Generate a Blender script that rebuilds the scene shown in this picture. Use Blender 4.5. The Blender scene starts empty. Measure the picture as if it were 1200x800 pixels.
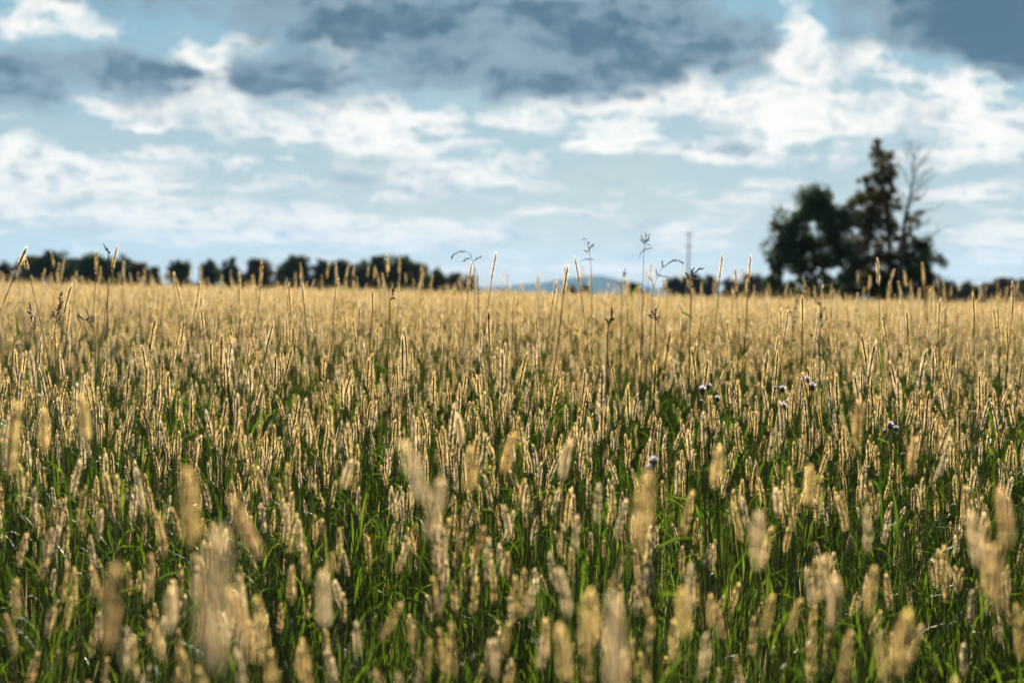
import bpy, math, random
import numpy as np
from mathutils import Vector, Matrix, Euler

R = math.radians
rng = random.Random(7)
nr = np.random.default_rng(11)
sc = bpy.context.scene
COL = sc.collection

# ------------------------------------------------------------------ camera
CAM_H, FPX = 1.06, 1667.0
PITCH, ROLL = R(2.00), R(1.15)
fwd = Vector((0, math.cos(PITCH), -math.sin(PITCH)))
up0 = Vector((0, math.sin(PITCH), math.cos(PITCH)))
rt0 = Vector((1, 0, 0))
rt = rt0 * math.cos(ROLL) + up0 * math.sin(ROLL)
upv = up0 * math.cos(ROLL) - rt0 * math.sin(ROLL)
CAMP = Vector((0, 0, CAM_H))
cd = bpy.data.cameras.new('camera')
cam = bpy.data.objects.new('camera', cd)
COL.objects.link(cam)
cam.matrix_world = Matrix.Translation(CAMP) @ Matrix((rt, upv, -fwd)).transposed().to_4x4()
cd.sensor_width = 36
cd.lens = 50
cd.clip_start = 0.05
cd.clip_end = 60000
cd.dof.use_dof = True
cd.dof.focus_distance = 4.4
cd.dof.aperture_fstop = 2.7
sc.camera = cam


def ray(px, py):
    return fwd + rt * ((px - 600) / FPX) + upv * ((400 - py) / FPX)


def at(px, py, d):
    """point of the place seen at photograph position px, py, at depth d metres"""
    return CAMP + ray(px, py) * d


def proj(p):
    q = Vector(p) - CAMP
    d = q.dot(fwd)
    if d < 0.05:
        return None
    return 600 + FPX * q.dot(rt) / d, 400 - FPX * q.dot(upv) / d, d


# ------------------------------------------------------------------ light and sky
SUN_AZ, SUN_EL = R(5), R(20)
sdir = Vector((math.sin(SUN_AZ) * math.cos(SUN_EL), math.cos(SUN_AZ) * math.cos(SUN_EL), math.sin(SUN_EL)))
sl = bpy.data.lights.new('sun', 'SUN')
sl.energy = 5.0
sl.angle = R(0.6)
sl.color = (1.0, 0.89, 0.72)
so = bpy.data.objects.new('sun', sl)
so.rotation_euler = (-sdir).to_track_quat('-Z', 'Y').to_euler()
so.location = (0, 0, 30)
COL.objects.link(so)
sc.view_settings.view_transform = 'Standard'
sc.view_settings.look = 'None'
sc.view_settings.exposure = 1.95
sc.view_settings.gamma = 1.0
SKY_STR = 0.10
CLOUD_GAIN = 0.272

world = bpy.data.worlds.new('World')
sc.world = world
world.use_nodes = True
wt = world.node_tree
wt.nodes.clear()


class NT:
    """small helper to write node trees"""
    def __init__(s, t):
        s.t = t

    def n(s, typ, **k):
        nd = s.t.nodes.new(typ)
        for a, b in k.items():
            setattr(nd, a, b)
        return nd

    def put(s, sock, v):
        if isinstance(v, bpy.types.NodeSocket):
            s.t.links.new(v, sock)
        else:
            sock.default_value = v

    def m(s, op, a, b=0.0, c=None, clamp=False):
        nd = s.n('ShaderNodeMath', operation=op, use_clamp=clamp)
        s.put(nd.inputs[0], a)
        s.put(nd.inputs[1], b)
        if c is not None:
            s.put(nd.inputs[2], c)
        return nd.outputs[0]

    def v(s, op, a, b=(0, 0, 0)):
        nd = s.n('ShaderNodeVectorMath', operation=op)
        s.put(nd.inputs[0], a)
        s.put(nd.inputs[1], b)
        return nd.outputs['Value'] if op in ('LENGTH', 'DOT_PRODUCT') else nd.outputs[0]

    def xyz(s, a, b, c=0.0):
        nd = s.n('ShaderNodeCombineXYZ')
        s.put(nd.inputs[0], a)
        s.put(nd.inputs[1], b)
        s.put(nd.inputs[2], c)
        return nd.outputs[0]

    def noise(s, vec, scale, detail=4, rough=0.55, dist=0.0, lac=2.0):
        nd = s.n('ShaderNodeTexNoise')
        s.put(nd.inputs['Vector'], vec)
        nd.inputs['Scale'].default_value = scale
        nd.inputs['Detail'].default_value = detail
        nd.inputs['Roughness'].default_value = rough
        nd.inputs['Lacunarity'].default_value = lac
        nd.inputs['Distortion'].default_value = dist
        return nd

    def remap(s, v, a, b, c=0.0, d=1.0, interp='SMOOTHSTEP'):
        nd = s.n('ShaderNodeMapRange', interpolation_type=interp)
        s.put(nd.inputs[0], v)
        for i, x in enumerate((a, b, c, d)):
            s.put(nd.inputs[i + 1], x)
        return nd.outputs[0]

    def mix(s, f, a, b):
        nd = s.n('ShaderNodeMix', data_type='RGBA')
        s.put(nd.inputs[0], f)
        s.put(nd.inputs[6], a)
        s.put(nd.inputs[7], b)
        return nd.outputs[2]


W = NT(wt)
sky = W.n('ShaderNodeTexSky', sky_type='NISHITA', sun_disc=False, sun_elevation=SUN_EL, sun_rotation=SUN_AZ,
          air_density=1.0, dust_density=0.4, ozone_density=1.6, altitude=200)
geo = W.n('ShaderNodeTexCoord')
sx = W.n('ShaderNodeSeparateXYZ')
wt.links.new(geo.outputs['Generated'], sx.inputs[0])
az = W.m('ARCTAN2', sx.outputs[0], sx.outputs[1])
U = W.m('MULTIPLY', az, 10.0)            # compass bearing, tenths of a radian
V = W.m('MULTIPLY', sx.outputs[2], 10.0)  # height over the horizon
# clouds: noise squeezed towards the horizon like a flat deck seen from below
vs = W.m('MULTIPLY', W.m('LOGARITHM', W.m('ADD', W.m('MAXIMUM', V, 0.0), 0.45), 2.718), 2.3)
uv = W.xyz(U, vs)
warp = W.noise(uv, 1.3, 4, 0.6)
wv = W.v('SUBTRACT', warp.outputs['Color'], (0.5, 0.5, 0.5))
uvw = W.v('ADD', uv, W.v('MULTIPLY', wv, (0.55, 0.35, 0)))
nA = W.noise(uvw, 1.5, 6, 0.56).outputs[0]
nB = W.noise(W.v('ADD', uvw, (7.3, 2.1, 0)), 2.4, 6, 0.56).outputs[0]
nC = W.noise(W.v('ADD', uvw, (3.1, 9.2, 0)), 5.5, 6, 0.60).outputs[0]
streak = W.noise(W.v('MULTIPLY', W.v('ADD', uvw, (1.7, 0.4, 0)), (0.42, 1.5, 0)), 2.4, 5, 0.56).outputs[0]
P = W.v('ADD', W.xyz(U, V), W.v('MULTIPLY', wv, (0.9, 0.34, 0)))


def sky_uv(px, py):
    d = ray(px, py).normalized()
    return math.atan2(d.x, d.y) * 10, d.z * 10


def blobs(lst):
    acc = None
    for px, py, rx, ry, rot, w in lst:
        u, v = sky_uv(px, py)
        mp = W.n('ShaderNodeMapping', vector_type='TEXTURE')
        W.put(mp.inputs['Vector'], P)
        mp.inputs['Location'].default_value = (u, v, 0)
        mp.inputs['Rotation'].default_value = (0, 0, R(rot))
        mp.inputs['Scale'].default_value = (rx / 166.7, ry / 166.7, 1)
        val = W.remap(W.v('LENGTH', mp.outputs[0]), 0.0, 1.0, w, 0.0)
        acc = val if acc is None else W.m('ADD', acc, val)
    return acc


#        px   py   rx   ry  rot  weight
WHITE = [(60, 35, 138, 54, -10, 1.17), (255, 70, 114, 72, -40, 1.17), (260, 130, 264, 57, -4, 1.30),
         (450, 180, 149, 66, -30, 1.30), (480, 90, 287, 72, 0, 0.65), (620, 130, 161, 43, 8, 1.04), (800, 105, 229, 72, -6, 1.49),
         (935, 40, 51, 84, 10, 1.56), (950, 140, 172, 60, -14, 1.17), (1110, 120, 218, 90, -12, 1.43), (1180, 165, 126, 60, -6, 0.78),
         (120, 215, 299, 55, -3, 1.10), (30, 180, 80, 40, 0, 0.78), (250, 262, 299, 40, 0, 0.91), (480, 225, 69, 31, -20, 0.78),
         (705, 172, 69, 26, 5, 0.98), (820, 182, 126, 16, 0, 0.78), (540, 165, 69, 19, 0, 0.78), (570, 268, 126, 26, 0, 0.98),
         (420, 275, 149, 24, 0, 0.78), (825, 270, 57, 19, 0, 1.04), (720, 315, 195, 19, 0, 0.65), (1150, 226, 138, 21, 3, 0.91),
         (1150, 292, 161, 26, -4, 0.98), (680, 215, 138, 26, 0, 0.45)]
DARK = [(15, 88, 95, 62, 0, 1.5), (150, 82, 150, 60, -14, 1.5), (335, 90, 175, 48, -6, 1.35), (290, 5, 300, 48, 0, 1.1),
        (560, 45, 330, 95, -3, 1.6), (620, 98, 190, 36, 0, 1.0), (790, 35, 210, 80, -5, 1.5), (1090, 22, 215, 66, -6, 1.6),
        (1190, 25, 170, 75, 0, 2.4), (440, 212, 90, 26, -6, .55), (690, 210, 90, 20, 0, .45), (880, 85, 60, 30, -10, .5),
        (935, 35, 55, 60, 10, -1.3), (250, 60, 75, 34, -42, -1.0), (75, 30, 110, 30, -8, -1.0)]
hi = W.remap(V, 2.6, 4.5)                                    # above the frame: the broken deck goes on unseen, darkened to lower fill light
low = W.remap(V, 0.5, 1.7, 1.0, 0.0)


def wob(*terms):
    acc = None
    for nz, amp in terms:
        t_ = W.m('MULTIPLY', W.m('SUBTRACT', nz, 0.5), amp)
        acc = t_ if acc is None else W.m('ADD', acc, t_)
    return acc


wsum = W.m('ADD', blobs(WHITE), W.m('MULTIPLY', hi, 0.55))
dsum = W.m('ADD', blobs(DARK), W.m('MULTIPLY', hi, 0.85))
wcov = W.m('ADD', W.m('ADD', wsum, W.m('MULTIPLY', low, 0.38)), wob((nB, 3.2), (streak, 5.4), (nC, 3.0)))
wm = W.remap(wcov, 0.22, 1.40, 0.0, 0.98)
dcov = W.m('ADD', dsum, wob((nA, 2.2), (streak, 2.0), (nC, 1.0)))
dm = W.remap(dcov, 0.10, 1.15, 0.0, 0.96)
deep = W.remap(W.m('ADD', dcov, wob((nC, 2.4), (streak, 4.4))), 0.55, 2.3)
k = CLOUD_GAIN / SKY_STR
warm = W.remap(V, 0.0, 1.1, 1.0, 0.0)
lump = W.remap(W.m('ADD', W.m('MULTIPLY', nA, .5), W.m('MULTIPLY', nC, .6)), .50, .70)
white0 = W.mix(warm, (1.0 * k, .97 * k, .91 * k, 1), (.92 * k, .85 * k, .75 * k, 1))
white = W.mix(W.m('MULTIPLY', lump, .7), white0, (.40 * k, .52 * k, .59 * k, 1))
grey = W.mix(deep, (.25 * k, .345 * k, .41 * k, 1), (.065 * k, .135 * k, .195 * k, 1))
mid = W.remap(W.m('ADD', V, W.m('MULTIPLY', W.m('SUBTRACT', streak, .5), 1.6)), 0.0, 2.2)
air = W.mix(mid, (.50 * k, .57 * k, .56 * k, 1), (.19 * k, .42 * k, .54 * k, 1))   # thin veil of high cloud
skyc = W.mix(0.93, W.mix(0.75, sky.outputs[0], (0, 0, 0, 1)), air)
c1 = W.mix(wm, skyc, white)
c2 = W.mix(dm, c1, grey)
below = W.remap(sx.outputs[2], -0.06, -0.005, 1.0, 0.0)
c3 = W.mix(below, c2, (.12 * k, .14 * k, .12 * k, 1))
bg = W.n('ShaderNodeBackground')
bg.inputs['Strength'].default_value = SKY_STR
wt.links.new(c3, bg.inputs['Color'])
wo = W.n('ShaderNodeOutputWorld')
wt.links.new(bg.outputs[0], wo.inputs['Surface'])
world.cycles.sampling_method = 'MANUAL'
world.cycles.sample_map_resolution = 512

cy = sc.cycles
cy.max_bounces = 6
cy.diffuse_bounces = 2
cy.glossy_bounces = 1
cy.transmission_bounces = 4
cy.transparent_max_bounces = 4
cy.volume_bounces = 0
cy.caustics_reflective = False
cy.caustics_refractive = False
cy.sample_clamp_indirect = 4
cy.use_denoising = True


# ------------------------------------------------------------------ helpers
def tag(o, label=None, cat=None, group=None, kind=None):
    if label: o['label'] = label
    if cat: o['category'] = cat
    if group: o['group'] = group
    if kind: o['kind'] = kind
    return o


class MB:
    """collects vertices and faces for ONE mesh"""
    def __init__(s):
        s.v, s.f, s.mi = [], [], []

    def face(s, pts, mi=0):
        i = len(s.v)
        s.v += [tuple(p) for p in pts]
        s.f.append(tuple(range(i, i + len(pts))))
        s.mi.append(mi)

    def tube(s, pts, rad, seg=6, mi=0, cap=True):
        n = len(pts)
        pts = [Vector(p) for p in pts]
        base = len(s.v)
        side = None
        for i, p in enumerate(pts):
            t = (pts[min(i + 1, n - 1)] - pts[max(i - 1, 0)])
            t = t.normalized() if t.length > 1e-9 else Vector((0, 0, 1))
            if side is None:
                side = t.orthogonal().normalized()
            side = (side - t * side.dot(t))
            side = side.normalized() if side.length > 1e-6 else t.orthogonal().normalized()
            b = t.cross(side)
            r = rad[i] if hasattr(rad, '__len__') else rad
            for k_ in range(seg):
                a = 2 * math.pi * k_ / seg
                s.v.append(tuple(p + (side * math.cos(a) + b * math.sin(a)) * r))
        for i in range(n - 1):
            for k_ in range(seg):
                a, b_ = base + i * seg + k_, base + i * seg + (k_ + 1) % seg
                s.f.append((a, b_, b_ + seg, a + seg))
                s.mi.append(mi)
        if cap:
            s.f.append(tuple(base + k_ for k_ in range(seg))[::-1]); s.mi.append(mi)
            s.f.append(tuple(base + (n - 1) * seg + k_ for k_ in range(seg))); s.mi.append(mi)

    def ribbon(s, pts, widths, normal, mi=0, fold=0.0):
        """leaf blade: V folded strip along pts; normal = rough facing"""
        n = len(pts)
        pts = [Vector(p) for p in pts]
        base = len(s.v)
        nv = Vector(normal)
        for i, p in enumerate(pts):
            t = (pts[min(i + 1, n - 1)] - pts[max(i - 1, 0)]).normalized()
            sd = t.cross(nv)
            sd = sd.normalized() if sd.length > 1e-6 else t.orthogonal().normalized()
            up = sd.cross(t)
            w = widths[i] / 2
            s.v += [tuple(p - sd * w + up * w * fold), tuple(p), tuple(p + sd * w + up * w * fold)]
        for i in range(n - 1):
            a = base + i * 3
            s.f += [(a, a + 1, a + 4, a + 3), (a + 1, a + 2, a + 5, a + 4)]
            s.mi += [mi, mi]

    def mesh(s, name, mats, smooth=True):
        me = bpy.data.meshes.new(name)
        me.from_pydata(s.v, [], s.f)
        for m_ in (mats if isinstance(mats, (list, tuple)) else [mats]):
            me.materials.append(m_)
        me.polygons.foreach_set('material_index', s.mi)
        me.polygons.foreach_set('use_smooth', [smooth] * len(s.f))
        me.update()
        return me

    def build(s, name, mats, parent=None, smooth=True):
        o = bpy.data.objects.new(name, s.mesh(name, mats, smooth))
        COL.objects.link(o)
        if parent is not None:
            o.parent = parent
        return o


def empty(name, loc=(0, 0, 0), rot=(0, 0, 0), scale=1.0):
    o = bpy.data.objects.new(name, None)
    o.empty_display_size = 0.05
    o.location = loc
    o.rotation_euler = rot
    o.scale = (scale,) * 3
    COL.objects.link(o)
    return o


def copy_tree(o, parent=None):
    c = o.copy()
    COL.objects.link(c)
    c.parent = parent
    for ch in o.children:
        copy_tree(ch, c)
    return c


def leaf_mat(name, c1, c2, trans, rough=0.45, spec=0.3, tcol=None, var=0.25):
    """thin plant tissue: lit from the front it is c1..c2, lit from behind light shines through it"""
    mt = bpy.data.materials.new(name)
    mt.use_nodes = True
    t = mt.node_tree
    t.nodes.clear()
    M = NT(t)
    oi = M.n('ShaderNodeObjectInfo')
    g = M.n('ShaderNodeNewGeometry')
    f = M.m('ADD', M.m('MULTIPLY', oi.outputs['Random'], 0.6), M.m('MULTIPLY', g.outputs['Random Per Island'], 0.4))
    col = M.mix(f, (*c1, 1), (*c2, 1))
    pr = M.n('ShaderNodeBsdfPrincipled')
    M.put(pr.inputs['Base Color'], col)
    pr.inputs['Roughness'].default_value = rough
    pr.inputs['Specular IOR Level'].default_value = spec
    tr = M.n('ShaderNodeBsdfTranslucent')
    if tcol:
        col2 = M.mix(f, (*tcol[0], 1), (*tcol[1], 1))
    else:
        col2 = col
    M.put(tr.inputs['Color'], col2)
    mx = M.n('ShaderNodeMixShader')
    mx.inputs[0].default_value = trans
    t.links.new(pr.outputs[0], mx.inputs[1])
    t.links.new(tr.outputs[0], mx.inputs[2])
    out = M.n('ShaderNodeOutputMaterial')
    t.links.new(mx.outputs[0], out.inputs['Surface'])
    return mt


def plain(name, c1, c2, scale=20, rough=0.8, bump=0.0):
    mt = bpy.data.materials.new(name)
    mt.use_nodes = True
    t = mt.node_tree
    M = NT(t)
    pr = t.nodes['Principled BSDF']
    tc = M.n('ShaderNodeTexCoord')
    n = M.noise(tc.outputs['Object'], scale, 5, 0.6)
    M.put(pr.inputs['Base Color'], M.mix(M.remap(n.outputs[0], .3, .7), (*c1, 1), (*c2, 1)))
    pr.inputs['Roughness'].default_value = rough
    pr.inputs['Specular IOR Level'].default_value = 0.0
    if bump:
        b = M.n('ShaderNodeBump')
        b.inputs['Strength'].default_value = bump
        t.links.new(n.outputs[0], b.inputs['Height'])
        t.links.new(b.outputs[0], pr.inputs['Normal'])
    return mt


BRISTLE = [leaf_mat('golden_bristle', (.52, .39, .17), (.62, .48, .24), .78, .5, .25, ((.92, .65, .24), (.95, .73, .33))),
           leaf_mat('straw_bristle', (.56, .46, .28), (.66, .55, .36), .78, .5, .25, ((.94, .72, .40), (.96, .77, .48))),
           leaf_mat('russet_bristle', (.40, .27, .14), (.50, .35, .20), .76, .5, .25, ((.78, .52, .21), (.84, .60, .30)))]
CORE = leaf_mat('spikelet_husk', (.038, .026, .010), (.07, .046, .018), .04, .75, .05)
STEM = leaf_mat('straw_green_stem', (.035, .055, .012), (.09, .09, .026), .12, .6, .15)
BLADE = leaf_mat('green_blade', (.022, .05, .010), (.055, .09, .018), .42, .48, .25, ((.035, .085, .005), (.13, .185, .013)))
DRY = leaf_mat('dry_blade', (.30, .22, .09), (.42, .32, .16), .45, .5, .3)


def gz(y):
    """the field swells gently a few metres ahead, then runs level to the trees"""
    t = np.clip((np.asarray(y, dtype=float) - 3.5) / 8.5, 0, 1)
    return .105 * t * t * (3 - 2 * t)


# ------------------------------------------------------------------ ground, hills
def ground():
    mt = bpy.data.materials.new('meadow_soil')
    mt.use_nodes = True
    M = NT(mt.node_tree)
    pr = mt.node_tree.nodes['Principled BSDF']
    tc = M.n('ShaderNodeTexCoord')
    n1 = M.noise(tc.outputs['Object'], 1.3, 6, .6).outputs[0]
    n2 = M.noise(tc.outputs['Object'], 35, 5, .65).outputs[0]
    n3 = M.noise(tc.outputs['Object'], .01, 4, .6).outputs[0]
    soil = M.mix(M.remap(n2, .35, .65), (.035, .028, .016, 1), (.075, .06, .032, 1))
    c = M.mix(M.remap(n1, .4, .65), soil, (.03, .05, .014, 1))
    dist = M.v('LENGTH', tc.outputs['Object'])
    c = M.mix(M.remap(dist, 90, 160), c, M.mix(M.remap(n3, .35, .6), (.07, .09, .03, 1), (.20, .16, .07, 1)))
    M.put(pr.inputs['Base Color'], c)
    pr.inputs['Roughness'].default_value = .95
    pr.inputs['Specular IOR Level'].default_value = 0.0
    bp = M.n('ShaderNodeBump')
    bp.inputs['Strength'].default_value = .8
    bp.inputs['Distance'].default_value = .03
    mt.node_tree.links.new(n2, bp.inputs['Height'])
    mt.node_tree.links.new(bp.outputs[0], pr.inputs['Normal'])
    rings = [0.0, .7, 1.4, 2, 2.6, 3.2, 3.8, 4.4, 5, 5.6, 6.2, 6.8, 7.4, 8, 8.6, 9.2, 9.8, 10.4, 11, 12, 13, 14.5, 17, 21, 27, 40, 70, 120, 200, 400, 900, 2500, 6000, 14500]
    mb = MB()
    seg = 96
    mb.v.append((0, 0, 0))
    for r in rings[1:]:
        for k_ in range(seg):
            a = 2 * math.pi * k_ / seg
            mb.v.append((r * math.sin(a), r * math.cos(a), float(gz(r * math.cos(a)))))
    for k_ in range(seg):
        mb.f.append((0, 1 + (k_ + 1) % seg, 1 + k_))
    for j in range(len(rings) - 2):
        for k_ in range(seg):
            a, b = 1 + j * seg + k_, 1 + j * seg + (k_ + 1) % seg
            mb.f.append((a, b, b + seg, a + seg))
    mb.mi = [0] * len(mb.f)
    g = mb.build('ground', mt, smooth=False)
    tag(g, kind='structure')


ground()


def hills():
    mt = plain('hill_forest', (.022, .036, .02), (.04, .055, .03), .004, .95)
    D = 11500
    ridge = [(-200, 0), (300, 2), (470, 3), (560, 4), (585, 7), (605, 9), (630, 10), (650, 13), (670, 18), (688, 23.5), (700, 24), (715, 20), (735, 14), (752, 10),
             (780, 6), (850, 6), (930, 9), (1010, 10), (1090, 11), (1130, 8), (1200, 7), (1300, 4), (1500, 0)]
    xs = np.linspace(-200, 1500, 180)
    hs = np.interp(xs, [p[0] for p in ridge], [p[1] for p in ridge])
    kern = np.ones(7) / 7
    hs = np.convolve(np.pad(hs, 3, mode='edge'), kern, 'valid')
    mb = MB()
    prof = [(-1500, 0), (-1000, .3), (-500, .68), (-200, .92), (0, 1), (300, .85), (900, .45), (1700, 0)]
    rr = random.Random(3)
    for x, h in zip(xs, hs):
        for dy, q in prof:
            w = D + dy
            X = (x - 600) / FPX * D
            H = h / FPX * D * q + (rr.uniform(-1, 1) * 5 * (q > 0) if h > 3 else 0)
            mb.v.append((X, w, max(H, -1) if q else -1.0))
    m = len(prof)
    for i in range(len(xs) - 1):
        for j in range(m - 1):
            a = i * m + j
            mb.f.append((a, a + m, a + m + 1, a + 1))
    mb.mi = [0] * len(mb.f)
    tag(mb.build('hills', mt), kind='structure')


hills()

# ------------------------------------------------------------------ trees
BARK = plain('dark_bark', (.05, .038, .028), (.10, .08, .06), 3, .95, .5)
LEAF_DARK = leaf_mat('dark_oak_leaf', (.034, .050, .022), (.06, .08, .03), .34, .7, .04)
LEAF_OLIVE = leaf_mat('olive_leaf', (.06, .06, .02), (.12, .09, .03), .40, .7, .04)
LEAF_MID = leaf_mat('mid_green_leaf', (.035, .06, .022), (.065, .085, .03), .32, .7, .04)
LEAF_RUST = leaf_mat('rusty_leaf', (.075, .06, .028), (.12, .085, .04), .32, .7, .04)


def leaf_clumps(mb, clumps, dens, size, rr):
    """leaf sized faces spread through overlapping clumps, thinner at the edge"""
    for c, r in clumps:
        n = int(dens * 2.4 * r ** 2.3)
        c = Vector(c)
        subs = []
        for _ in range(max(9, int(11 * r))):
            d = Vector((rr.gauss(0, 1), rr.gauss(0, 1), rr.gauss(0, 1))).normalized()
            subs.append((c + d * r * rr.uniform(.2, .95), r * rr.uniform(.26, .5)))
        for _ in range(n):
            s_c, s_r = rr.choice(subs)
            d = Vector((rr.gauss(0, 1), rr.gauss(0, 1), rr.gauss(0, 1))).normalized()
            p = s_c + d * s_r * rr.random() ** .45
            s = size * rr.uniform(.55, 1.35)
            a = Vector((rr.gauss(0, 1), rr.gauss(0, 1), rr.gauss(0, .8))).normalized()
            b = a.orthogonal().normalized()
            b = Matrix.Rotation(rr.uniform(0, 6.3), 3, a) @ b
            mb.face([p - a * s * .6, p + b * s * .32, p + a * s * .6, p - b * s * .32])


def limb(mb, p0, p1, r0, r1, rr, wob=.06, n=6):
    p0, p1 = Vector(p0), Vector(p1)
    L = (p1 - p0).length
    pts, rad = [], []
    for i in range(n + 1):
        t = i / n
        p = p0.lerp(p1, t) + Vector((rr.gauss(0, 1), rr.gauss(0, 1), rr.gauss(0, .4))) * L * wob * math.sin(math.pi * t) * .6
        p.z += L * .06 * math.sin(math.pi * t)
        pts.append(p)
        rad.append(r0 + (r1 - r0) * t)
    mb.tube(pts, rad, 7)
    return pts


# the group of big trees at the right, about 130 m off
TD = 130.0


def tpt(px, py, dd=0.0, base=None):
    p = at(px, py, TD + dd)
    return p if base is None else p - base


def big_tree(name, label, base_px, trunk_px, clumps_px, leafm, rr, dens=150, size=.26, trunk_r=.34, branches=(), fat=1.22):
    b = at(base_px[0], 349, TD + base_px[1])
    b.z = .10
    root = empty(name, b)
    tag(root, label, 'tree')
    mb = MB()
    pts = [Vector((0, 0, -.2))] + [tpt(x, y, base_px[1], b) for x, y in trunk_px]
    n = len(pts)
    fine, rad = [], []
    for i in range(n - 1):
        for j in range(3):
            t = j / 3
            fine.append(pts[i].lerp(pts[i + 1], t))
            rad.append(trunk_r * (1 - .9 * (i + t) / (n - 1)))
    fine.append(pts[-1]); rad.append(trunk_r * .1)
    mb.tube(fine, rad, 9)
    cl = []
    for x, y, r in clumps_px:
        r_m = r * TD / FPX
        c = tpt(x, y, base_px[1] + rr.uniform(-1, 1) * 1.6, b)
        cl.append((c, r_m * fat))
        # a limb from the nearest lower trunk point
        src = min(fine, key=lambda q: (q - c).length + (2.5 if q.z > c.z else 0))
        limb(mb, src, c, .09, .03, rr)
    for x0, y0, x1, y1, r0 in branches:
        p0 = tpt(x0, y0, base_px[1], b)
        p1 = tpt(x1, y1, base_px[1] + rr.uniform(-1, 1), b)
        pp = limb(mb, p0, p1, r0, .012, rr, .08, 7)
        for q in pp[2:]:
            for _ in range(2):
                e = q + Vector((rr.uniform(-1, 1) * .7 + (p1 - p0).normalized().x * .5, rr.uniform(-.6, .6), rr.uniform(.2, 1.0)))
                limb(mb, q, e, .016, .006, rr, .1, 4)
    mb.build('trunk', BARK, root)
    lb = MB()
    leaf_clumps(lb, cl, dens, size, rr)
    if clumps_px:
        lb.build('crown', leafm, root, smooth=False)
    return root


big_tree('broad_tree', 'broad dark round crowned tree, left one of the big group behind the field', (968, 0),
         [(966, 330), (962, 300), (958, 270), (957, 235)],
         [(958, 240, 25), (930, 262, 20), (985, 256, 20), (968, 262, 17), (921, 287, 22), (945, 290, 19), (912, 307, 14), (982, 285, 20),
          (938, 312, 18), (908, 330, 11), (964, 306, 15), (995, 300, 16), (985, 325, 15), (950, 335, 13), (925, 338, 10)],
         LEAF_DARK, random.Random(5), 210, .27)
big_tree('tall_tree', 'tallest tree of the big group, sparse olive brown crown with sky gaps', (1044, 1.5),
         [(1043, 320), (1042, 285), (1040, 250), (1037, 215), (1034, 178)],
         [(1031, 180, 10), (1038, 196, 11), (1024, 206, 9), (1037, 214, 12), (1012, 214, 7), (1018, 224, 10), (1032, 232, 15), (1008, 232, 8),
          (1024, 246, 14), (1042, 246, 10), (1008, 248, 8), (1030, 262, 13), (1017, 268, 9), (1014, 288, 13), (1032, 284, 9), (1000, 276, 7), (1005, 305, 10),
          (1024, 318, 14), (1012, 300, 13), (1034, 300, 12), (1046, 312, 11), (1002, 318, 12), (1020, 278, 11), (1004, 262, 9), (1044, 268, 8), (1046, 230, 7), (1028, 170, 6), (1040, 182, 7), (1048, 262, 8), (1050, 282, 9), (1048, 300, 10), (1046, 206, 6), (1002, 238, 7), (1012, 256, 9)],
         LEAF_OLIVE, random.Random(8), 170, .24, .32, fat=1.38)
big_tree('bare_tree', 'nearly leafless tree with thin upright twigs right of the tallest tree', (1055, -1.0),
         [(1055, 315), (1058, 285), (1060, 260), (1066, 235), (1070, 210), (1071, 180)],
         [(1071, 257, 9), (1078, 250, 6), (1065, 268, 7), (1074, 232, 4)],
         LEAF_RUST, random.Random(12), 150, .22, .33,
         [(1060, 262, 1098, 245, .07), (1062, 250, 1042, 205, .06), (1066, 235, 1094, 208, .06), (1068, 225, 1052, 188, .05),
          (1070, 212, 1086, 182, .05), (1070, 205, 1060, 176, .04), (1070, 195, 1078, 172, .035), (1059, 275, 1088, 262, .06),
          (1057, 290, 1092, 278, .06), (1066, 238, 1050, 222, .05), (1069, 218, 1092, 198, .04), (1056, 300, 1106, 268, .06), (1071, 190, 1066, 168, .03), (1070, 200, 1084, 190, .03), (1066, 232, 1080, 214, .04), (1064, 244, 1084, 228, .04), (1060, 270, 1078, 256, .05), (1062, 255, 1050, 240, .04), (1058, 280, 1072, 266, .05)])
big_tree('understorey_tree', 'low dark dense tree under the leafless tree at the right of the group', (1076, 0.5),
         [(1076, 330), (1074, 310), (1072, 292)],
         [(1066, 292, 13), (1080, 288, 12), (1088, 306, 15), (1068, 312, 17), (1084, 330, 17), (1062, 332, 16), (1094, 342, 10), (1048, 342, 13)],
         LEAF_DARK, random.Random(15), 230, .26, .22)
for i, (x, lab, cl) in enumerate([
        (1022, 'dark shrub between the trunks at the foot of the big tree group', [(1022, 330, 17), (1035, 338, 15), (1008, 336, 14), (1042, 322, 12), (1028, 345, 14)]),
        (1068, 'low dark shrub at the right foot of the big tree group', [(1066, 340, 14), (1082, 345, 11), (1052, 345, 11)]),
        (928, 'dark shrub at the left foot of the big tree group', [(912, 340, 12), (930, 343, 12), (946, 344, 11), (902, 334, 8)]),
        (975, 'dark shrub low under the round crowned tree', [(975, 338, 14), (990, 336, 13), (960, 342, 12), (997, 345, 10)])]):
    big_tree('shrub', lab, (x, 2.5), [(x, 340), (x, 332)], cl, LEAF_DARK, random.Random(20 + i), 230, .26, .12)


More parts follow.
